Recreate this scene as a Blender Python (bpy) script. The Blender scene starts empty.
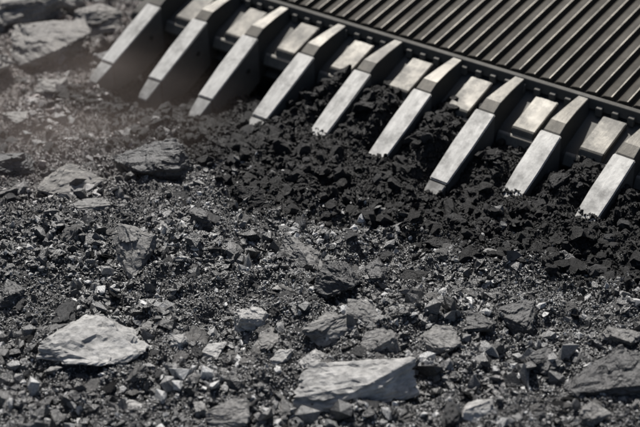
import bpy, bmesh, math, random
import numpy as np
from mathutils import Vector, Matrix, noise, Quaternion

random.seed(7); rng = np.random.default_rng(7)
scene = bpy.context.scene
col = scene.collection
scene.view_settings.view_transform = 'Standard'
scene.view_settings.look = 'None'
scene.view_settings.exposure = 0

# ------------------------------------------------------------ layout frame
O = Vector((-1.341, 7.44, 0.0))                 # tip of the first tooth
R = Vector((2.467, -1.9, -0.106)).normalized()  # along the row of teeth
P = Vector((0.61, 0.792, 0)); P = (P - R*P.dot(R)).normalized()
Z = R.cross(P)
S = 0.3895

def sstep(a, b, x):
    t = min(1, max(0, (x-a)/(b-a))); return t*t*(3-2*t)
def gs(x, m, s): return math.exp(-((x-m)/s)**2)

RH = Vector((R.x, R.y)).normalized(); PH = Vector((-RH.y, RH.x))
def rp(x, y):
    dx, dy = x-O.x, y-O.y
    return dx*RH.x+dy*RH.y, dx*PH.x+dy*PH.y

def coal_shade_mask(x, y):
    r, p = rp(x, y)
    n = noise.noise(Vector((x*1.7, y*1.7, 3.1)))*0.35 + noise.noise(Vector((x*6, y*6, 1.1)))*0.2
    a = sstep(0.65, 1.2, r + n*0.8 + 1.1*sstep(-.12, .2, p))  # p term stretches the coal tone left as painted shade under the bucket
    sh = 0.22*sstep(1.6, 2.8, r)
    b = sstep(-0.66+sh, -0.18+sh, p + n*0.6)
    # coal-dark ground standing in for the bucket's shade beneath the first teeth
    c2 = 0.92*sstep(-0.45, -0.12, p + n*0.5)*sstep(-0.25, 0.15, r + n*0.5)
    # darker band in front of the second and third tooth
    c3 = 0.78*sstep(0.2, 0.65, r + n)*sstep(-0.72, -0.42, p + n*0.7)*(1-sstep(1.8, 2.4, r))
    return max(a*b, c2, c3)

def dustf(x, y):
    return sstep(-0.2, -1.5, x)*sstep(5.3, 7.0, y)

BURY = {4: 0.19, 5: 0.16, 6: 0.08, 7: 0.24, 8: 0.25, 9: 0.25}   # how deep each tooth is dug in
def height(x, y):
    r, p = rp(x, y)
    clear = 1 - 0.75*sstep(-0.35, -0.05, p)*(1-sstep(0.35, 0.5, p))*sstep(0.9, 1.4, r)
    h = noise.fractal(Vector((x*1.1, y*1.1, 0.3)), 1.0, 2.0, 2)*0.085*clear
    h += noise.fractal(Vector((x*4.2, y*4.2, 5.3)), 0.8, 2.1, 3)*0.055*clear
    v = noise.noise(Vector((x*15, y*15, 2.0)))
    h += abs(v)*0.030
    h += noise.fractal(Vector((x*45, y*45, 7.0)), 0.7, 2.0, 2)*0.007
    # coal pushed up by the bucket: low in front of the teeth, packed between them
    g = 0.032*sstep(-0.40, 0.0, p) + 0.130*sstep(0.16, 0.42, p)
    g += 0.105*gs(r, 1.86, 0.10)*gs(p, 0.28, 0.14)
    g += 0.05*gs(r, 1.38, 0.10)*gs(p, 0.30, 0.16)
    g += 0.08*gs(r, 2.20, 0.10)*gs(p, 0.27, 0.15)
    g += 0.08*gs(r, 2.58, 0.10)*gs(p, 0.25, 0.15)
    g += 0.07*gs(r, 2.97, 0.10)*gs(p, 0.26, 0.14)
    g += 0.09*sstep(2.55, 2.80, r)*gs(p, 0.05, 0.15)
    lump = abs(noise.noise(Vector((x*8, y*8, 41.0))))*0.050 + abs(noise.noise(Vector((x*22, y*22, 44.0))))*0.024
    g += lump*sstep(-0.5, -0.2, p)
    g *= 1 + 0.3*noise.noise(Vector((x*3.3, y*3.3, 9.0)))
    h += g*sstep(0.95, 1.5, r) - 0.055*sstep(1.4, 2.8, r)*sstep(-.3, .0, p)
    # the teeth cut through the heap: clean above, dug in at the point
    if -0.1 < p < 0.6 and r > 1.0:
        k = round(r/S); d = abs(r - k*S)
        w = 1 - sstep(0.055, 0.14, d)
        if w > 0 and k in BURY:
            top = R.z*r + 0.02 + 0.62*p
            b = BURY[k] + 0.03*noise.noise(Vector((x*20, y*20, 60)))
            low = min(h, top - 0.045)
            high = max(h, top + 0.012)
            t = sstep(b-0.035, b+0.015, p)
            h2 = high*(1-t) + low*t
            h = h*(1-w) + h2*w
    if -0.4 < r < 1.3 and p > -0.15:
        h -= 0.06*sstep(-0.15, 0.1, p)*(1-sstep(0.95, 1.3, r))
    d = math.hypot(x, y-6)
    if d > 12: h += sstep(12, 60, d)*1.5*noise.noise(Vector((x*0.03, y*0.03, 0)))
    return h

# ------------------------------------------------------------ materials
def new_mat(name):
    m = bpy.data.materials.new(name); m.use_nodes = True
    nt = m.node_tree
    return m, nt, nt.nodes['Principled BSDF']

def rock_mat(name, c_dark, c_light, rough=(0.35, 0.75), attr=None, scale=9.0, bump=0.5, speck=(0.6, 1.35), spec=0.5):
    m, nt, b = new_mat(name)
    N, L = nt.nodes, nt.links
    b.inputs['Specular IOR Level'].default_value = spec
    tc = N.new('ShaderNodeTexCoord')
    n1 = N.new('ShaderNodeTexNoise'); n1.inputs['Scale'].default_value = scale; n1.inputs['Detail'].default_value = 9; n1.inputs['Roughness'].default_value = 0.65
    n2 = N.new('ShaderNodeTexNoise'); n2.inputs['Scale'].default_value = scale*9; n2.inputs['Detail'].default_value = 6
    co = tc.outputs['Object']
    mp = N.new('ShaderNodeMapping'); mp.inputs['Scale'].default_value = (1, 1, 2.5); mp.inputs['Rotation'].default_value = (0.2, 0.1, 0)
    L.new(co, mp.inputs['Vector'])
    for n in (n1, n2): L.new(mp.outputs['Vector'], n.inputs['Vector'])
    ramp = N.new('ShaderNodeValToRGB')
    ramp.color_ramp.elements[0].position = 0.35; ramp.color_ramp.elements[0].color = (*c_dark, 1)
    ramp.color_ramp.elements[1].position = 0.62; ramp.color_ramp.elements[1].color = (*c_light, 1)
    L.new(n1.outputs['Fac'], ramp.inputs['Fac'])
    out = ramp.outputs['Color']
    if attr:
        at = N.new('ShaderNodeAttribute'); at.attribute_name = attr
        mx = N.new('ShaderNodeMix'); mx.data_type = 'RGBA'; mx.blend_type = 'MULTIPLY'; mx.inputs['Factor'].default_value = 1
        L.new(out, mx.inputs['A']); L.new(at.outputs['Color'], mx.inputs['B']); out = mx.outputs['Result']
    mr = N.new('ShaderNodeMapRange'); mr.inputs['From Min'].default_value = 0.35; mr.inputs['From Max'].default_value = 0.65
    mr.inputs['To Min'].default_value = speck[0]; mr.inputs['To Max'].default_value = speck[1]
    L.new(n2.outputs['Fac'], mr.inputs['Value'])
    mx2 = N.new('ShaderNodeMix'); mx2.data_type = 'RGBA'; mx2.blend_type = 'MULTIPLY'; mx2.inputs['Factor'].default_value = 1
    L.new(out, mx2.inputs['A']); L.new(mr.outputs['Result'], mx2.inputs['B'])
    L.new(mx2.outputs['Result'], b.inputs['Base Color'])
    rr = N.new('ShaderNodeMapRange'); rr.inputs['From Min'].default_value = 0.35; rr.inputs['From Max'].default_value = 0.65
    rr.inputs['To Min'].default_value = rough[0]; rr.inputs['To Max'].default_value = rough[1]
    L.new(n1.outputs['Fac'], rr.inputs['Value']); L.new(rr.outputs['Result'], b.inputs['Roughness'])
    ad = N.new('ShaderNodeMath'); ad.operation = 'MULTIPLY_ADD'; ad.inputs[1].default_value = 0.6
    L.new(n2.outputs['Fac'], ad.inputs[0]); L.new(n1.outputs['Fac'], ad.inputs[2])
    bp = N.new('ShaderNodeBump'); bp.inputs['Strength'].default_value = bump; bp.inputs['Distance'].default_value = 0.012
    L.new(ad.outputs[0], bp.inputs['Height']); L.new(bp.outputs['Normal'], b.inputs['Normal'])
    return m

M_ground = rock_mat('ground_rubble', (0.45,)*3, (1.3, 1.29, 1.28), (0.35, 0.7), 'tint', 14, 1.0)
M_gravel = rock_mat('gravel_mix', (0.75,)*3, (1.25, 1.25, 1.25), (0.18, 0.40), 'tint', 20, 0.6, spec=0.95)
M_coalbits = rock_mat('coal_crumbs', (0.7,)*3, (1.25, 1.25, 1.25), (0.30, 0.60), 'tint', 25, 0.9, spec=0.33)
M_coal = rock_mat('coal_black', (0.006, 0.006, 0.0065), (0.016, 0.016, 0.017), (0.35, 0.7), None, 14, 1.0, spec=0.3)
M_darkrock = rock_mat('dark_shale', (0.035, 0.035, 0.036), (0.10, 0.10, 0.10), (0.35, 0.65), None, 9, 0.9)
M_midrock = rock_mat('grey_shale', (0.09, 0.088, 0.085), (0.25, 0.244, 0.234), (0.45, 0.8), None, 6, 1.0)
M_palerock = rock_mat('pale_stone', (0.24, 0.237, 0.23), (0.54, 0.53, 0.51), (0.55, 0.85), None, 4, 1.0, (0.7, 1.15))
M_dustrock = rock_mat('dusty_stone', (0.15, 0.142, 0.132), (0.31, 0.294, 0.274), (0.6, 0.9), None, 5, 0.9, (0.75, 1.2))

def steel(name, c0, c1, metal, r0, r1, dirt=0.5, edge=0.6, dlo=0.48, dhi=0.62, spec=0.5):
    m, nt, b = new_mat(name); N, L = nt.nodes, nt.links
    b.inputs['Specular IOR Level'].default_value = spec
    tc = N.new('ShaderNodeTexCoord')
    mp = N.new('ShaderNodeMapping'); mp.inputs['Scale'].default_value = (14, 3, 6)
    n1 = N.new('ShaderNodeTexNoise'); n1.inputs['Scale'].default_value = 2.2; n1.inputs['Detail'].default_value = 8; n1.inputs['Roughness'].default_value = 0.7
    L.new(mp.outputs['Vector'], n1.inputs['Vector'])
    n2 = N.new('ShaderNodeTexNoise'); n2.inputs['Scale'].default_value = 5; n2.inputs['Detail'].default_value = 10; n2.inputs['Roughness'].default_value = 0.75
    oi = N.new('ShaderNodeObjectInfo')
    va = N.new('ShaderNodeVectorMath'); va.operation = 'ADD'
    L.new(tc.outputs['Object'], va.inputs[0]); L.new(oi.outputs['Location'], va.inputs[1])
    L.new(va.outputs[0], n2.inputs['Vector']); L.new(va.outputs[0], mp.inputs['Vector'])
    r = N.new('ShaderNodeValToRGB'); r.color_ramp.elements[0].position = .3; r.color_ramp.elements[1].position = .7
    r.color_ramp.elements[0].color = (*c0, 1); r.color_ramp.elements[1].color = (*c1, 1)
    L.new(n1.outputs['Fac'], r.inputs['Fac'])
    dr = N.new('ShaderNodeMapRange'); dr.inputs['From Min'].default_value = dlo; dr.inputs['From Max'].default_value = dhi
    dr.inputs['To Min'].default_value = 0; dr.inputs['To Max'].default_value = dirt
    L.new(n2.outputs['Fac'], dr.inputs['Value'])
    mx = N.new('ShaderNodeMix'); mx.data_type = 'RGBA'
    L.new(dr.outputs['Result'], mx.inputs['Factor']); L.new(r.outputs['Color'], mx.inputs['A'])
    mx.inputs['B'].default_value = (0.030, 0.026, 0.021, 1)
    g = N.new('ShaderNodeNewGeometry')
    pr = N.new('ShaderNodeMapRange'); pr.inputs['From Min'].default_value = 0.54; pr.inputs['From Max'].default_value = 0.64
    pr.inputs['To Max'].default_value = edge
    L.new(g.outputs['Pointiness'], pr.inputs['Value'])
    me = N.new('ShaderNodeMix'); me.data_type = 'RGBA'
    L.new(pr.outputs['Result'], me.inputs['Factor']); L.new(mx.outputs['Result'], me.inputs['A']); me.inputs['B'].default_value = (0.4, 0.39, 0.36, 1)
    L.new(me.outputs['Result'], b.inputs['Base Color'])
    md = N.new('ShaderNodeMath'); md.operation = 'MULTIPLY_ADD'; md.inputs[1].default_value = -metal*0.9; md.inputs[2].default_value = metal
    L.new(dr.outputs['Result'], md.inputs[0]); L.new(md.outputs[0], b.inputs['Metallic'])
    rr = N.new('ShaderNodeMapRange'); rr.inputs['From Min'].default_value = .3; rr.inputs['From Max'].default_value = .7
    rr.inputs['To Min'].default_value = r0; rr.inputs['To Max'].default_value = r1
    L.new(n2.outputs['Fac'], rr.inputs['Value']); L.new(rr.outputs['Result'], b.inputs['Roughness'])
    bp = N.new('ShaderNodeBump'); bp.inputs['Strength'].default_value = 0.35; bp.inputs['Distance'].default_value = 0.006
    L.new(n1.outputs['Fac'], bp.inputs['Height']); L.new(bp.outputs['Normal'], b.inputs['Normal'])
    return m

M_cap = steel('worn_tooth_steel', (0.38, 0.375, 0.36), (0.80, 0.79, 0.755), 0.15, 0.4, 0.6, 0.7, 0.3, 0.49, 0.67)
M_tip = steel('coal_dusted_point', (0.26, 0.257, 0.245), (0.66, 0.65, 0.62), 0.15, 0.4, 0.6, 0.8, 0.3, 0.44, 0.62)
M_side = steel('shaded_tooth_side', (0.022, 0.020, 0.018), (0.075, 0.07, 0.062), 0.15, 0.45, 0.65, 0.6, 0.25)  # dark tone paints shade onto the side faces of the teeth
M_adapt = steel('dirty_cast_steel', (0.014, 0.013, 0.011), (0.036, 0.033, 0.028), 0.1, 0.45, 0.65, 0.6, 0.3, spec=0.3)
M_adtop = steel('worn_lit_cast_steel', (0.036, 0.032, 0.026), (0.115, 0.105, 0.087), 0.4, 0.38, 0.56, 0.7, 0.5, spec=0.3)  # lighter tone paints the adapter tops as lit, with some wear
M_strip = steel('edge_strip_steel', (0.020, 0.018, 0.014), (0.055, 0.050, 0.040), 0.1, 0.5, 0.7, 0.5, 0.3, spec=0.2)
M_tile = steel('bronze_wear_steel', (0.055, 0.049, 0.040), (0.16, 0.147, 0.122), 0.3, 0.42, 0.62, 0.7, 0.4, spec=0.3)
M_lip = steel('lip_steel', (0.015, 0.013, 0.010), (0.042, 0.037, 0.029), 0.1, 0.5, 0.7, 0.6, 0.35, spec=0.2)
M_floor = steel('ribbed_floor_steel', (0.024, 0.021, 0.016), (0.064, 0.056, 0.044), 0.0, 0.55, 0.75, 0.5, 0.05, spec=0.15)
M_edge = steel('rib_edge_highlight', (0.08, 0.072, 0.058), (0.23, 0.21, 0.175), 0.25, 0.38, 0.55, 0.6, 0.2, spec=0.3)  # pale tone paints the thin highlight along each rib

# ------------------------------------------------------------ helpers
def mk(name, me, mat, parent=None, **props):
    ob = bpy.data.objects.new(name, me); col.objects.link(ob)
    if mat: me.materials.append(mat)
    if parent: ob.parent = parent
    for k, v in props.items(): ob[k] = v
    return ob

def finish(bm, name, bevel=0.0, seg=2, ang=18, topside=False):
    bmesh.ops.recalc_face_normals(bm, faces=bm.faces)
    if topside:
        bm.normal_update()
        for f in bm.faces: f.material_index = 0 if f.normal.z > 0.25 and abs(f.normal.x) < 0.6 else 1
    if bevel:
        es = [e for e in bm.edges if len(e.link_faces) == 2 and e.calc_face_angle(0) > math.radians(25)]
        bmesh.ops.bevel(bm, geom=es, offset=bevel, segments=seg, affect='EDGES', clamp_overlap=True)
        if topside:
            bm.normal_update()
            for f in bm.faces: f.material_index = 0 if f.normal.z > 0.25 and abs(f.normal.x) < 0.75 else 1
    me = bpy.data.meshes.new(name); bm.to_mesh(me); bm.free()
    me.polygons.foreach_set('use_smooth', [True]*len(me.polygons))
    me.set_sharp_from_angle(angle=math.radians(ang))
    return me

def loft(sections, bm=None):
    bm = bm or bmesh.new(); rings = []
    for (y, zt, zb, wt, wb) in sections:
        rings.append([bm.verts.new(c) for c in ((-wt, y, zt), (wt, y, zt), (wb, y, zb), (-wb, y, zb))])
    for a, b in zip(rings, rings[1:]):
        for i in range(4):
            j = (i+1) % 4
            bm.faces.new((a[i], a[j], b[j], b[i]))
    bm.faces.new(rings[0]); bm.faces.new(rings[-1][::-1])
    return bm

def extrude_profile(bm, prof, x0, x1):
    a = [bm.verts.new((x0, y, z)) for y, z in prof]; b = [bm.verts.new((x1, y, z)) for y, z in prof]
    n = len(prof)
    for i in range(n):
        j = (i+1) % n
        bm.faces.new((a[i], a[j], b[j], b[i]))
    bm.faces.new(a); bm.faces.new(b[::-1])

# ------------------------------------------------------------ bucket
root = bpy.data.objects.new('excavator_bucket', None); col.objects.link(root)
rot = Matrix((R, P, Z)).transposed().to_4x4()
root.matrix_world = Matrix.Translation(O) @ rot
root['label'] = "huge worn steel mining bucket with long teeth digging into black coal"
root['category'] = "excavator bucket"

X0, X1 = -0.22, 3.95
bm = bmesh.new()
extrude_profile(bm, [(0.56, 0.205), (0.575, 0.240), (0.64, 0.275), (0.90, 0.375), (0.90, 0.27), (0.61, 0.165), (0.57, 0.175)], X0, X1)
mk('lip', finish(bm, 'lip', 0.004), M_lip, root)
bm = bmesh.new()
extrude_profile(bm, [(0.60, 0.095), (0.63, 0.128), (1.0, 0.245), (1.0, 0.16), (0.75, 0.07), (0.80, -0.10), (0.76, -0.12), (0.69, 0.04)], X0+0.02, X1-0.02)
mk('heel_plate', finish(bm, 'heel_plate', 0.006), M_adapt, root)
bm = bmesh.new()
def fz(p): return 0.425 + (p-0.90)*0.235
extrude_profile(bm, [(0.885, fz(0.885)), (2.9, fz(2.9)), (2.9, fz(2.9)-0.07), (0.905, 0.300), (0.885, 0.40)], X0, X1)
PITCH = 0.090
nrib = int((X1-X0)/PITCH)
for i in range(nrib):
    x = X0+0.04+i*PITCH
    y0, y1, hh = 0.912, 2.85, 0.030
    prof = [(0.0, 0.001), (0.004, hh*0.55), (0.018, hh*0.84), (0.057, hh*0.98), (0.065, hh), (0.070, 0.001)]
    n = len(prof)
    a = [bm.verts.new((x+u, y0, fz(y0)+w)) for u, w in prof]; b = [bm.verts.new((x+u, y1, fz(y1)+w)) for u, w in prof]
    for q in range(n):
        f = bm.faces.new((a[q], a[(q+1) % n], b[(q+1) % n], b[q]))
        if q == 3: f.material_index = 1
    bm.faces.new(a); bm.faces.new(b[::-1])
fl = mk('bucket_floor', finish(bm, 'bucket_floor', 0.0018, 1), M_floor, root, label="ribbed dark steel bucket floor")
fl.data.materials.append(M_edge)
bm = bmesh.new()
extrude_profile(bm, [(0.862, 0.385), (0.862, 0.440), (0.884, 0.452), (0.884, 0.385)], X0, X1)
for i in range(nrib):
    x = X0+0.055+i*PITCH
    extrude_profile(bm, [(0.838, 0.366), (0.838, 0.408), (0.861, 0.418), (0.861, 0.366)], x, x+0.035)
mk('edge_strip', finish(bm, 'edge_strip', 0.003, 1), M_strip, root)
bm = bmesh.new()
pr = [(2.9+0.5*math.sin(a), fz(2.9)+0.45-0.52*math.cos(a)) for a in np.linspace(0.0, 1.5, 7)] + [(3.40, 2.3)]
inner = [(y-0.06, z+0.02) for y, z in reversed(pr)]
extrude_profile(bm, pr + inner, X0, X1)
mk('back_wall', finish(bm, 'back_wall'), M_floor, root)
for xs_ in (X0-0.062, X1+0.002):
    bm = bmesh.new()
    extrude_profile(bm, [(0.95, 0.20), (1.05, 0.62), (1.5, 0.85), (2.6, 1.5), (3.40, 2.3), (3.42, 1.2), (2.9, 0.62)], xs_, xs_+0.06)
    mk('side_wall', finish(bm, 'side_wall', 0.008), M_adapt, root)

def tooth_meshes():
    tip = loft([(0.0, 0.018, -0.050, 0.032, 0.038), (0.03, 0.042, -0.062, 0.042, 0.050), (0.125, 0.100, -0.062, 0.050, 0.062)])
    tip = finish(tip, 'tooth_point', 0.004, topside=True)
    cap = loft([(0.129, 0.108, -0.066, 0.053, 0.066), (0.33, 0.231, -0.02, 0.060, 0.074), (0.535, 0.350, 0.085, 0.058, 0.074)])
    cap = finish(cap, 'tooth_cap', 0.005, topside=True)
    ad = loft([(0.47, 0.290, 0.090, 0.046, 0.060), (0.541, 0.353, 0.085, 0.047, 0.064), (0.60, 0.388, 0.13, 0.045, 0.062),
               (0.72, 0.412, 0.25, 0.036, 0.056), (0.858, 0.432, 0.33, 0.028, 0.048)])
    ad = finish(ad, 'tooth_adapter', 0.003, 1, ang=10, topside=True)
    bm = bmesh.new()
    bmesh.ops.create_cone(bm, cap_ends=True, segments=16, radius1=0.018, radius2=0.016, depth=0.150, matrix=Matrix.Rotation(math.pi/2, 4, 'Y'))
    pin = finish(bm, 'retaining_pin', 0.003, ang=35)
    bm = bmesh.new()
    extrude_profile(bm, [(0.585, 0.235), (0.590, 0.284), (0.602, 0.295), (0.826, 0.383), (0.832, 0.378), (0.832, 0.345), (0.63, 0.262)], -0.062, 0.070)
    sh = finish(bm, 'wear_shroud', 0.004, 2)
    bm = bmesh.new()
    extrude_profile(bm, [(0.552, 0.195), (0.566, 0.246), (0.580, 0.256), (0.584, 0.256), (0.584, 0.244), (0.572, 0.238), (0.560, 0.195)], -0.125, 0.125)
    ed = finish(bm, 'lip_guard', 0.002, 1)
    return tip, cap, ad, pin, sh, ed
tip, cap, ad, pin, sh, ed = tooth_meshes()
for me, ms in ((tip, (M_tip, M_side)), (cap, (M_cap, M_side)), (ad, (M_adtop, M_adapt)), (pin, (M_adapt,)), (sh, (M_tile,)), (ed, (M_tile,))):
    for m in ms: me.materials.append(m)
for k in range(10):
    t = bpy.data.objects.new('tooth', ad); col.objects.link(t); t.parent = root
    t.location = (k*S, 0, 0.008*(k > 3)); t.rotation_euler = (0, math.radians(random.uniform(-2, 2)), math.radians(random.uniform(-2.0, 2.0)))
    for nm, me in (('tooth_cap', cap), ('tooth_point', tip), ('retaining_pin', pin)):
        c = bpy.data.objects.new(nm, me); col.objects.link(c); c.parent = t
        if nm == 'retaining_pin': c.location = (0, 0.43, 0.185)
        if nm == 'tooth_point':  # points worn to different lengths
            w_ = random.uniform(0.84, 1.04); c.scale = (1, w_, 1); c.location = (0, 0.125*(1-w_), 0)
    s = bpy.data.objects.new('wear_shroud', sh); col.objects.link(s); s.parent = root
    s.location = ((k+0.50)*S+random.uniform(-.006, .006), random.uniform(-.004, .0), random.uniform(-.003, .004))
    s = bpy.data.objects.new('lip_guard', ed); col.objects.link(s); s.parent = root
    s.location = ((k+0.5)*S, 0, 0)

# ------------------------------------------------------------ ground sheet
def axis(a, b, step, lo, hi):
    mid = list(np.arange(a, b, step)); d = step
    up = []; v = mid[-1]
    while v < hi: d *= 1.28; v += d; up.append(v)
    dn = []; v = a; d = step
    while v > lo: d *= 1.28; v -= d; dn.append(v)
    return np.array(dn[::-1]+mid+up)
xs = axis(-2.5, 2.5, 0.0125, -300, 300); ys = axis(3.7, 9.4, 0.014, -300, 300)
nx, ny = len(xs), len(ys)
co = np.zeros((ny, nx, 3), np.float32); tint = np.ones((ny, nx, 4), np.float32)
for j, y in enumerate(ys):
    for i, x in enumerate(xs):
        co[j, i] = (x, y, height(x, y))
        c = coal_shade_mask(x, y)
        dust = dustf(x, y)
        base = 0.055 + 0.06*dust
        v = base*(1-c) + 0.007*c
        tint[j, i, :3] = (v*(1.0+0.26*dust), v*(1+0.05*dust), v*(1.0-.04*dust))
me = bpy.data.meshes.new('ground')
idx = np.arange(nx*ny).reshape(ny, nx)
q = np.stack([idx[:-1, :-1], idx[:-1, 1:], idx[1:, 1:], idx[1:, :-1]], -1).reshape(-1, 4)
me.from_pydata(co.reshape(-1, 3).tolist(), [], q.tolist())
at = me.attributes.new('tint', 'FLOAT_COLOR', 'POINT'); at.data.foreach_set('color', tint.reshape(-1))
mk('ground', me, M_ground, None, kind='structure', label="rubble and coal strewn mine floor", category="ground")

# ------------------------------------------------------------ loose stones (uncountable)
def base_variants(kind, n, jit, cl_n, lo, hi):
    bm_ = bmesh.new()
    if kind == 'ico': bmesh.ops.create_icosphere(bm_, subdivisions=1, radius=1)
    elif kind == 'ico2': bmesh.ops.create_icosphere(bm_, subdivisions=2, radius=1)
    else:
        vs_ = [bm_.verts.new(c) for c in ((1,0,0),(-1,0,0),(0,1,0),(0,-1,0),(0,0,1),(0,0,-1))]
        bmesh.ops.convex_hull(bm_, input=vs_)
    bm_.verts.ensure_lookup_table(); bm_.verts.index_update()
    iv = np.array([v.co[:] for v in bm_.verts]); tf = np.array([[v.index for v in f.verts] for f in bm_.faces]); bm_.free()
    out = []
    for k in range(n):
        v = iv*(1+rng.uniform(-0.3, 0.4, (len(iv), 1))*(0.6 if kind == 'ico2' else 1)) + rng.normal(0, jit, iv.shape)
        for _ in range(cl_n):
            nn = rng.normal(size=3); nn /= np.linalg.norm(nn); d = rng.uniform(lo, hi)
            s = v@nn; v = v - np.outer(np.maximum(s-d, 0), nn)
        out.append(v)
    return np.array(out), tf
V_shard = base_variants('ico', 50, 0.14, 4, 0.3, 0.6)
V_clod = base_variants('ico', 50, 0.16, 2, 0.45, 0.75)
V_lump = base_variants('ico2', 30, 0.10, 2, 0.6, 0.9)
V_grit = base_variants('oct', 40, 0.18, 0, 0, 0)

def scatter(pts, size, colr, var, flat=(0.45, 1.0), sink=0.25):
    variants, itf = var
    n = len(pts)
    q = rng.normal(size=(n, 4)); q[:, 1:3] *= 0.6; q /= np.linalg.norm(q, axis=1)[:, None]
    w, x, y, z = q.T
    Rm = np.stack([1-2*(y*y+z*z), 2*(x*y-z*w), 2*(x*z+y*w), 2*(x*y+z*w), 1-2*(x*x+z*z), 2*(y*z-x*w), 2*(x*z-y*w), 2*(y*z+x*w), 1-2*(x*x+y*y)], -1).reshape(n, 3, 3)
    vv = variants[rng.integers(0, len(variants), n)]
    sc = np.stack([rng.uniform(0.9, 1.5, n), rng.uniform(0.65, 1.15, n), rng.uniform(*flat, n)], -1)*size[:, None]
    vv = vv*sc[:, None, :]
    vv = np.einsum('nij,nkj->nki', Rm, vv)
    P3 = pts.copy(); P3[:, 2] += size*(0.5-sink)
    vv = vv + P3[:, None, :]
    V = vv.shape[1]
    f = (itf[None] + (np.arange(n)*V)[:, None, None]).reshape(-1, 3)
    c = np.repeat(np.concatenate([colr, np.ones((n, 1))], 1), V, axis=0)
    return vv.reshape(-1, 3), f, c

def build(name, parts, mat, **props):
    off = 0; VV = []; FF = []; CC = []
    for v, f, c in parts:
        VV.append(v); FF.append(f+off); CC.append(c); off += len(v)
    v = np.concatenate(VV); f = np.concatenate(FF); c = np.concatenate(CC).astype(np.float32)
    me = bpy.data.meshes.new(name)
    me.vertices.add(len(v)); me.vertices.foreach_set('co', v.reshape(-1).astype(np.float32))
    me.loops.add(f.size); me.loops.foreach_set('vertex_index', f.reshape(-1).astype(np.int32))
    me.polygons.add(len(f)); me.polygons.foreach_set('loop_start', np.arange(0, f.size, 3, dtype=np.int32))
    me.update(calc_edges=True); me.shade_flat()
    at = me.attributes.new('tint', 'FLOAT_COLOR', 'POINT'); at.data.foreach_set('color', c.reshape(-1))
    return mk(name, me, mat, None, kind='stuff', **props)

def draw(n, kind):
    py = 3.6 + 5.8*rng.uniform(0, 1, n)**1.3
    px = rng.uniform(-1, 1, n)*(0.30*py+0.25)
    g = [[], [], []]; cc = [[], [], []]
    for x, y in zip(px, py):
        c = coal_shade_mask(x, y); h = height(x, y); dust = dustf(x, y); u = random.random()
        nz = noise.noise(Vector((x*2.3, y*2.3, 20)))
        fines = sstep(-0.25, 0.15, nz)
        shade = 1 + 0.8*noise.noise(Vector((x*1.6, y*1.6, 33)))
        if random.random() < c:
            s = min(0.045, 0.0050*math.exp(random.gauss(0, 0.78))) if kind == 'big' else random.uniform(0.0025, 0.006)
            r_, p_ = rp(x, y)
            if 0.0 < p_ < 0.6 and r_ > 1.3:   # only small crumbs touch the steel
                d_ = abs(r_ - round(r_/S)*S)
                if d_ < 0.10 and s > 0.014: s *= 0.4
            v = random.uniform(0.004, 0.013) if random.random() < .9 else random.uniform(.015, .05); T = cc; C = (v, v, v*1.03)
        else:
            if kind == 'big':
                s = min(0.045, 0.0058*math.exp(random.gauss(0, 0.70)))*(1.12-0.55*fines)
            else: s = random.uniform(0.0022, 0.0060)
            if u < 0.52: v = random.uniform(0.013, 0.046)
            elif u < 0.83: v = random.uniform(0.06, 0.18)*shade
            else: v = random.uniform(0.24, 0.60)
            v = v*(1-0.6*dust) + 0.13*0.6*dust*random.uniform(.6, 1.4)
            T = g; C = (v*(1.0+0.22*dust), v*(1.0+0.02*dust), v*(0.985-0.06*dust))
        T[0].append((x, y, h)); T[1].append(s); T[2].append(C)
    return [tuple(np.array(a) for a in g), tuple(np.array(a) for a in cc)]
gb, cb = draw(170000, 'big'); gf, cf = draw(260000, 'fine')
half = len(gb[0])//2
bigc = cb[1] > 0.012
build('gravel', [scatter(gb[0][:half], gb[1][:half], gb[2][:half], V_shard, (0.4, 0.85), 0.35),
                 scatter(gb[0][half:], gb[1][half:], gb[2][half:], V_clod, (0.6, 1.0), 0.35),
                 scatter(*gf, V_grit, (0.6, 1.1), 0.0)], M_gravel, label="loose grey and black broken stone chips", category="gravel")
build('loose_coal', [scatter(cb[0][~bigc], cb[1][~bigc], cb[2][~bigc], V_clod, (0.65, 1.1)),
                     scatter(cb[0][bigc], cb[1][bigc], cb[2][bigc], V_lump, (0.65, 1.0), 0.4),
                     scatter(*cf, V_grit, (0.6, 1.1), 0.0)], M_coalbits, label="heap of loose crumbly black coal", category="coal")

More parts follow.
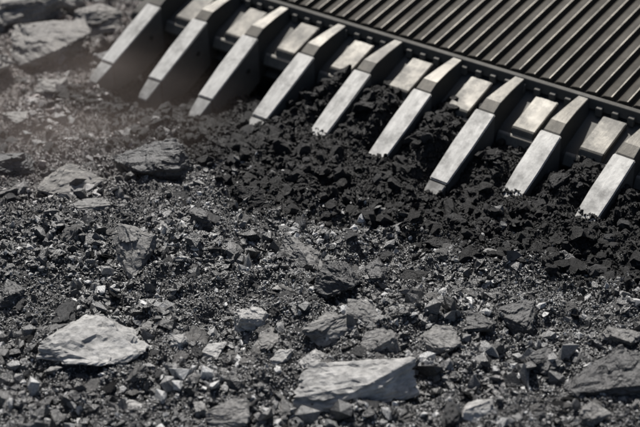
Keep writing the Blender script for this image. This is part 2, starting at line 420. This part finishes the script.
# ------------------------------------------------------------ individual rocks
def rock_mesh(seed, dims, cuts=3, blocky=0.6, rough=0.022, npts=12):
    rs = random.Random(seed)
    bm = bmesh.new()
    for i in range(npts):
        v = Vector((rs.gauss(0, 1), rs.gauss(0, 1), rs.gauss(0, 1))).normalized()
        m = max(abs(v.x), abs(v.y), abs(v.z)); v = v*(1-blocky) + (v/m)*blocky*0.85
        v *= rs.uniform(0.78, 1.12)
        v.z = max(-0.8, min(0.70, v.z*1.3))
        bm.verts.new(v)
    res = bmesh.ops.convex_hull(bm, input=bm.verts)
    bmesh.ops.delete(bm, geom=[e for e in res['geom_interior'] if isinstance(e, bmesh.types.BMVert)], context='VERTS')
    bmesh.ops.bevel(bm, geom=list(bm.edges), offset=0.012, segments=1, affect='EDGES')
    bmesh.ops.triangulate(bm, faces=bm.faces)
    for _ in range(cuts):
        es = [e for e in bm.edges if e.calc_length() > 0.055]
        if es: bmesh.ops.subdivide_edges(bm, edges=es, cuts=1)
        bmesh.ops.triangulate(bm, faces=[f for f in bm.faces if len(f.verts) > 3])
    bm.normal_update()
    off = Vector((seed*3.7, seed*1.3, 0))
    for v in bm.verts:
        c = v.co
        d = noise.fractal(c*1.2+off, 0.7, 2.1, 6)*rough*3.0
        w = Vector((c.x*1.3+c.y*.6, c.y*1.5, c.z*4))+off
        w += noise.noise_vector(c*3)*0.35
        ch = noise.cell(w)*rough*2.8 + noise.cell(w*2.3)*rough*1.5
        v.co = c + v.normal*(d + ch)
    for v in bm.verts:
        v.co = Vector((v.co.x*dims[0]/2, v.co.y*dims[1]/2, v.co.z*dims[2]/2))
    me = bpy.data.meshes.new('rock'); bmesh.ops.recalc_face_normals(bm, faces=bm.faces); bm.to_mesh(me); bm.free()
    me.polygons.foreach_set('use_smooth', [True]*len(me.polygons)); me.set_sharp_from_angle(angle=math.radians(14))
    return me

MM = {'pale': M_palerock, 'mid': M_midrock, 'dark': M_darkrock, 'coal': M_coal, 'dust': M_dustrock}
SP = "small pale stone lying on dark gravel"
DA = "dark angular rock half sunk in gravel"
GA = "grey angular stone resting on dark gravel"
big = [
 (-.924, 4.64, (.46, .34, .17), 10, 10, -4, 'pale', 'stone_slab', "pale grey blunt stone slab with broken edges"),
 (.10, 4.37, (.60, .30, .17), 14, 12, -8, 'pale', 'stone_slab', "large pale stone slab with a dark broken end"),
 (-.85, 6.27, (.48, .38, .34), -12, 10, 4, 'dark', 'rock', "large angular dark rock before the bucket teeth"),
 (-.294, 4.84, (.19, .17, .17), 30, 12, 8, 'pale', 'rock', "small pale upright stone chunk"),
 (.02, 4.71, (.34, .22, .12), 22, 12, -10, 'mid', 'stone_slab', "thin tilted brownish grey slab"),
 (.17, 4.82, (.26, .15, .09), -20, 14, 10, 'mid', 'stone_slab', "grey broken slab overlapping a brownish one"),
 (-.20, 4.71, (.22, .16, .10), 50, -8, 10, 'mid', 'stone_slab', "broken grey slab among dark grit"),
 (.24, 4.62, (.18, .13, .08), 10, 14, -12, 'mid', 'rock', GA),
 (-.908, 5.36, (.38, .36, .20), -35, 16, 12, 'mid', 'stone_slab', "grey slab tilted in the black gravel"),
 (-1.25, 6.06, (.36, .28, .15), 5, 8, 0, 'dust', 'rock', "dusty pale block of stone"),
 (-1.13, 4.82, (.34, .18, .07), 12, 4, -4, 'dark', 'stone_slab', "thin dark flat slab on gravel"),
 (-.427, 4.64, (.13, .11, .08), 40, 0, 5, 'pale', 'rock', SP),
 (-.03, 4.54, (.12, .13, .10), 70, 25, 5, 'pale', 'rock', "small pale stone standing on edge"),
 (-.16, 4.58, (.13, .11, .08), 20, 15, 5, 'pale', 'rock', SP),
 (.088, 5.10, (.26, .22, .18), 20, 10, 20, 'dark', 'rock', "dark angular rock chunk"),
 (-.09, 5.38, (.26, .22, .15), -30, 16, 10, 'mid', 'rock', "grey angular rock with a lit top"),
 (-.34, 5.92, (.19, .18, .16), 10, 0, 10, 'coal', 'coal_lump', "black coal lump at the foot of the heap"),
 (-1.67, 7.95, (.60, .54, .34), 15, 5, 8, 'dust', 'rock', "large rough pale boulder in dusty ground"),
 (-1.96, 8.50, (.56, .44, .30), 50, 5, 0, 'dust', 'rock', "rough dusty boulder on brown ground"),
 (-1.42, 8.38, (.42, .34, .24), 50, 5, 0, 'dust', 'rock', "dusty rock behind the bucket teeth"),
 (-2.0, 7.5, (.44, .34, .22), 10, 5, 0, 'dust', 'rock', "dusty grey rock on brown ground"),
 (-1.05, 8.1, (.26, .3, .18), 70, 5, 0, 'dark', 'rock', "dusty rock behind the bucket teeth"),
 (-1.30, 7.85, (.24, .2, .16), 30, 5, 0, 'dark', 'rock', "dusty rock behind the bucket teeth"),
 (-1.55, 7.35, (.24, .2, .13), 60, 5, 0, 'dust', 'rock', "dusty grey rock on brown ground"),
 (-1.75, 8.25, (.26, .22, .16), 80, 5, 0, 'dust', 'rock', "dusty grey rock on brown ground"),
 (-1.72, 8.75, (.40, .3, .24), 20, 5, 0, 'dust', 'rock', "dusty grey rock on brown ground"),
 (1.25, 4.68, (.21, .14, .07), -25, 8, 5, 'mid', 'stone_slab', "small grey slab on dark rubble"),
 (1.14, 4.38, (.38, .30, .22), 20, 15, -10, 'dark', 'rock', "dark grey angular rock slab"),
 (.84, 4.83, (.22, .20, .12), 20, 10, -10, 'dark', 'rock', DA),
 (.643, 4.76, (.18, .15, .10), -20, 10, -10, 'dark', 'rock', DA),
 (.584, 4.17, (.17, .14, .08), 0, 5, -5, 'pale', 'rock', SP),
 (1.02, 4.18, (.15, .12, .08), 30, 5, -5, 'mid', 'rock', GA),
 (.403, 5.28, (.22, .16, .08), 10, 10, 0, 'coal', 'coal_lump', "black slab of coal with glinting faces"),
 (.242, 5.17, (.16, .14, .10), 40, 10, 0, 'dark', 'rock', DA),
 (-.564, 5.61, (.16, .14, .12), 0, 0, 0, 'dark', 'rock', DA),
 (-1.095, 5.83, (.30, .15, .07), 4, 0, 0, 'mid', 'stone_slab', "narrow flat dusty slab"),
 (-1.667, 6.94, (.20, .2, .09), 4, 0, 0, 'dust', 'rock', "dusty grey stone on brown ground"),
 (-1.60, 6.37, (.25, .2, .12), 4, 0, 0, 'dark', 'rock', "dusty dark stone on brown ground"),
 (-.73, 4.3, (.12, .11, .07), 4, 10, 0, 'pale', 'rock', SP),
 (-.343, 4.24, (.22, .15, .10), 14, 10, 0, 'mid', 'rock', GA),
 (-1.34, 5.04, (.16, .15, .10), 14, 10, 0, 'dark', 'rock', DA),
 (.90, 4.54, (.20, .14, .10), 24, 10, 0, 'dark', 'rock', DA),
 (.49, 4.68, (.22, .18, .08), -14, 10, 0, 'mid', 'rock', GA),
 (1.08, 5.29, (.14, .12, .08), -14, 10, 0, 'dark', 'rock', DA),
 (.56, 5.57, (.18, .15, .09), -14, 10, 0, 'coal', 'coal_lump', "black coal lump on loose gravel"),
 (-.71, 4.83, (.11, .1, .07), -14, 10, 0, 'mid', 'rock', GA),
 (-.594, 4.68, (.11, .09, .06), 14, 10, 0, 'pale', 'rock', SP),
 (-.5, 6.5, (.16, .14, .12), 14, 10, 0, 'coal', 'coal_lump', "black coal lump beneath the bucket teeth"),
 (-.17, 6.27, (.13, .12, .08), 34, 10, 0, 'coal', 'coal_lump', "black coal lump beneath the bucket teeth"),
 (.65, 5.72, (.13, .12, .08), 24, 10, 0, 'coal', 'coal_lump', "black coal lump beneath the bucket teeth"),
]
# lumps wedged between neighbouring teeth
for k, p_, s_ in ((4.45, .34, .13), (5.5, .30, .11), (6.5, .33, .12), (7.5, .30, .12), (3.5, .34, .11)):
    q_ = O + R*(k*S) + P*p_
    big.append((q_.x, q_.y, (s_, s_, s_*.8), 37*k, 10, 0, 'coal', 'coal_lump', "black coal lump wedged between bucket teeth"))
SEED = {0: 77, 1: 32, 2: 33, 17: 46, 18: 47, 19: 48, 20: 49}
for i, (x, y, d, yaw, tx, ty, mk_, nm, lab) in enumerate(big):
    me = rock_mesh(SEED.get(i, int(abs(x)*977+abs(y)*131)+3), d, 4, npts=(16 if i == 0 else 11) if 'slab' in nm else 14, blocky=0.85 if i == 0 else 0.62)
    o = mk(nm, me, MM[mk_], None, label=lab, category='rock' if nm != 'coal_lump' else 'coal lump')
    o.location = (x, y, height(x, y)+d[2]*(0.12 if d[2] < 0.2 else 0.18) + (0.012 if i < 2 else 0))
    o.rotation_euler = (math.radians(tx), math.radians(ty), math.radians(yaw))

lib = {}
for key, n in (('coal', 7), ('dark', 7), ('mid', 7), ('pale', 5)):
    lib[key] = []
    for j in range(n):
        me = rock_mesh(200+len(lib)*20+j, (1, random.uniform(.6, .95), random.uniform(.25, .65)), 3, 0.5, 0.032, 12)
        me.materials.append(MM[key]); lib[key].append(me)
info = {'coal': ('coal_lump', "fist sized black coal lump", 'coal lump', "coal lumps scattered in the heap"),
        'dark': ('stone', "dark angular broken stone", 'stone', "broken stones scattered on the rubble"),
        'mid': ('stone', "grey angular broken stone", 'stone', "broken stones scattered on the rubble"),
        'pale': ('stone', "pale angular broken stone", 'stone', "broken stones scattered on the rubble")}
cnt = {'coal': 0, 'stone': 0}
while cnt['stone'] < 250:
    y = 3.9+5.0*random.random()**1.3; x = random.uniform(-0.26, 0.26)*y
    c = coal_shade_mask(x, y)
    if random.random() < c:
        if cnt['coal'] > 90: continue
        key = 'coal'; s = random.uniform(0.035, 0.09)
        r_, p_ = rp(x, y)
        if -0.2 < p_ < 0.6 and abs((r_/S+0.5) % 1-0.5) < 0.36: continue
    else:
        key = random.choices(['coal', 'dark', 'mid', 'pale'], [.16, .40, .31, .13])[0]
        s = min(0.2, random.uniform(0.04, 0.08)*math.exp(abs(random.gauss(0, .35))))
        if key == 'pale': s *= 0.7
    cnt['coal' if key == 'coal' else 'stone'] += 1
    nm, lab, cat, grp = info[key]
    o = bpy.data.objects.new(nm, random.choice(lib[key])); col.objects.link(o)
    o.location = (x, y, height(x, y)+s*0.01); o.scale = (s*random.uniform(.8, 1.3), s, s*random.uniform(.7, 1.1))
    o.rotation_euler = (random.uniform(-.45, .45), random.uniform(-.45, .45), random.uniform(0, 6.28))
    o['label'] = lab; o['category'] = cat; o['group'] = grp

# ------------------------------------------------------------ drifting dust (real volume)
bm = bmesh.new(); bmesh.ops.create_icosphere(bm, subdivisions=3, radius=1)
for v in bm.verts: v.co *= 1+0.15*noise.noise(v.co*1.5)
me = bpy.data.meshes.new('dust_cloud'); bm.to_mesh(me); bm.free()
md = bpy.data.materials.new('dust_haze'); md.use_nodes = True; nt = md.node_tree; N, L = nt.nodes, nt.links
N.remove(N['Principled BSDF'])
vs = N.new('ShaderNodeVolumeScatter'); vs.inputs['Color'].default_value = (0.89, 0.73, 0.64, 1); vs.inputs['Anisotropy'].default_value = 0.3
tc = N.new('ShaderNodeTexCoord'); ns = N.new('ShaderNodeTexNoise'); ns.inputs['Scale'].default_value = 2.0; ns.inputs['Detail'].default_value = 3
L.new(tc.outputs['Object'], ns.inputs['Vector'])
ln = N.new('ShaderNodeVectorMath'); ln.operation = 'LENGTH'; L.new(tc.outputs['Object'], ln.inputs[0])
fo = N.new('ShaderNodeMapRange'); fo.interpolation_type = 'SMOOTHSTEP'; fo.inputs['From Min'].default_value = 0.95; fo.inputs['From Max'].default_value = 0.15
L.new(ln.outputs['Value'], fo.inputs['Value'])
nm_ = N.new('ShaderNodeMapRange'); nm_.inputs['From Min'].default_value = 0.34; nm_.inputs['From Max'].default_value = 0.70; nm_.inputs['To Max'].default_value = 0.5
L.new(ns.outputs['Fac'], nm_.inputs['Value'])
mu = N.new('ShaderNodeMath'); mu.operation = 'MULTIPLY'; L.new(fo.outputs['Result'], mu.inputs[0]); L.new(nm_.outputs['Result'], mu.inputs[1])
L.new(mu.outputs[0], vs.inputs['Density'])
L.new(vs.outputs['Volume'], N['Material Output'].inputs['Volume'])
dc = mk('dust_cloud', me, md, None, kind='stuff', label="thin drifting haze of pale brown dust", category="dust")
dc.location = (-1.40, 6.70, 0.15); dc.scale = (1.2, 1.2, 0.45)

# ------------------------------------------------------------ light, sky, camera
sd = Vector((-0.10, 0.60, 0.79)).normalized()
sun = bpy.data.lights.new('sun', 'SUN'); sun.energy = 5.0; sun.angle = math.radians(0.5); sun.color = (1.0, 0.97, 0.925)
so = bpy.data.objects.new('sun', sun); col.objects.link(so); so.rotation_euler = sd.to_track_quat('Z', 'Y').to_euler(); so.location = (0, 0, 20)
w = bpy.data.worlds.new('World'); scene.world = w; w.use_nodes = True
nt = w.node_tree; bg = nt.nodes['Background']; sky = nt.nodes.new('ShaderNodeTexSky'); sky.sky_type = 'NISHITA'; sky.sun_disc = False
sky.sun_elevation = math.asin(sd.z); sky.sun_rotation = math.atan2(sd.x, sd.y); sky.dust_density = 3.0
nt.links.new(sky.outputs['Color'], bg.inputs['Color']); bg.inputs['Strength'].default_value = 0.055

cam = bpy.data.cameras.new('camera'); cam.sensor_width = 36; cam.lens = 1364/640*36; cam.clip_end = 1000; cam.clip_start = 0.1
cam.dof.use_dof = True; cam.dof.focus_distance = 6.1; cam.dof.aperture_fstop = 1.5
co_ = bpy.data.objects.new('camera', cam); col.objects.link(co_)
co_.location = (0, 0, 3.1); co_.rotation_euler = (math.radians(90-28), 0, 0)
scene.camera = co_
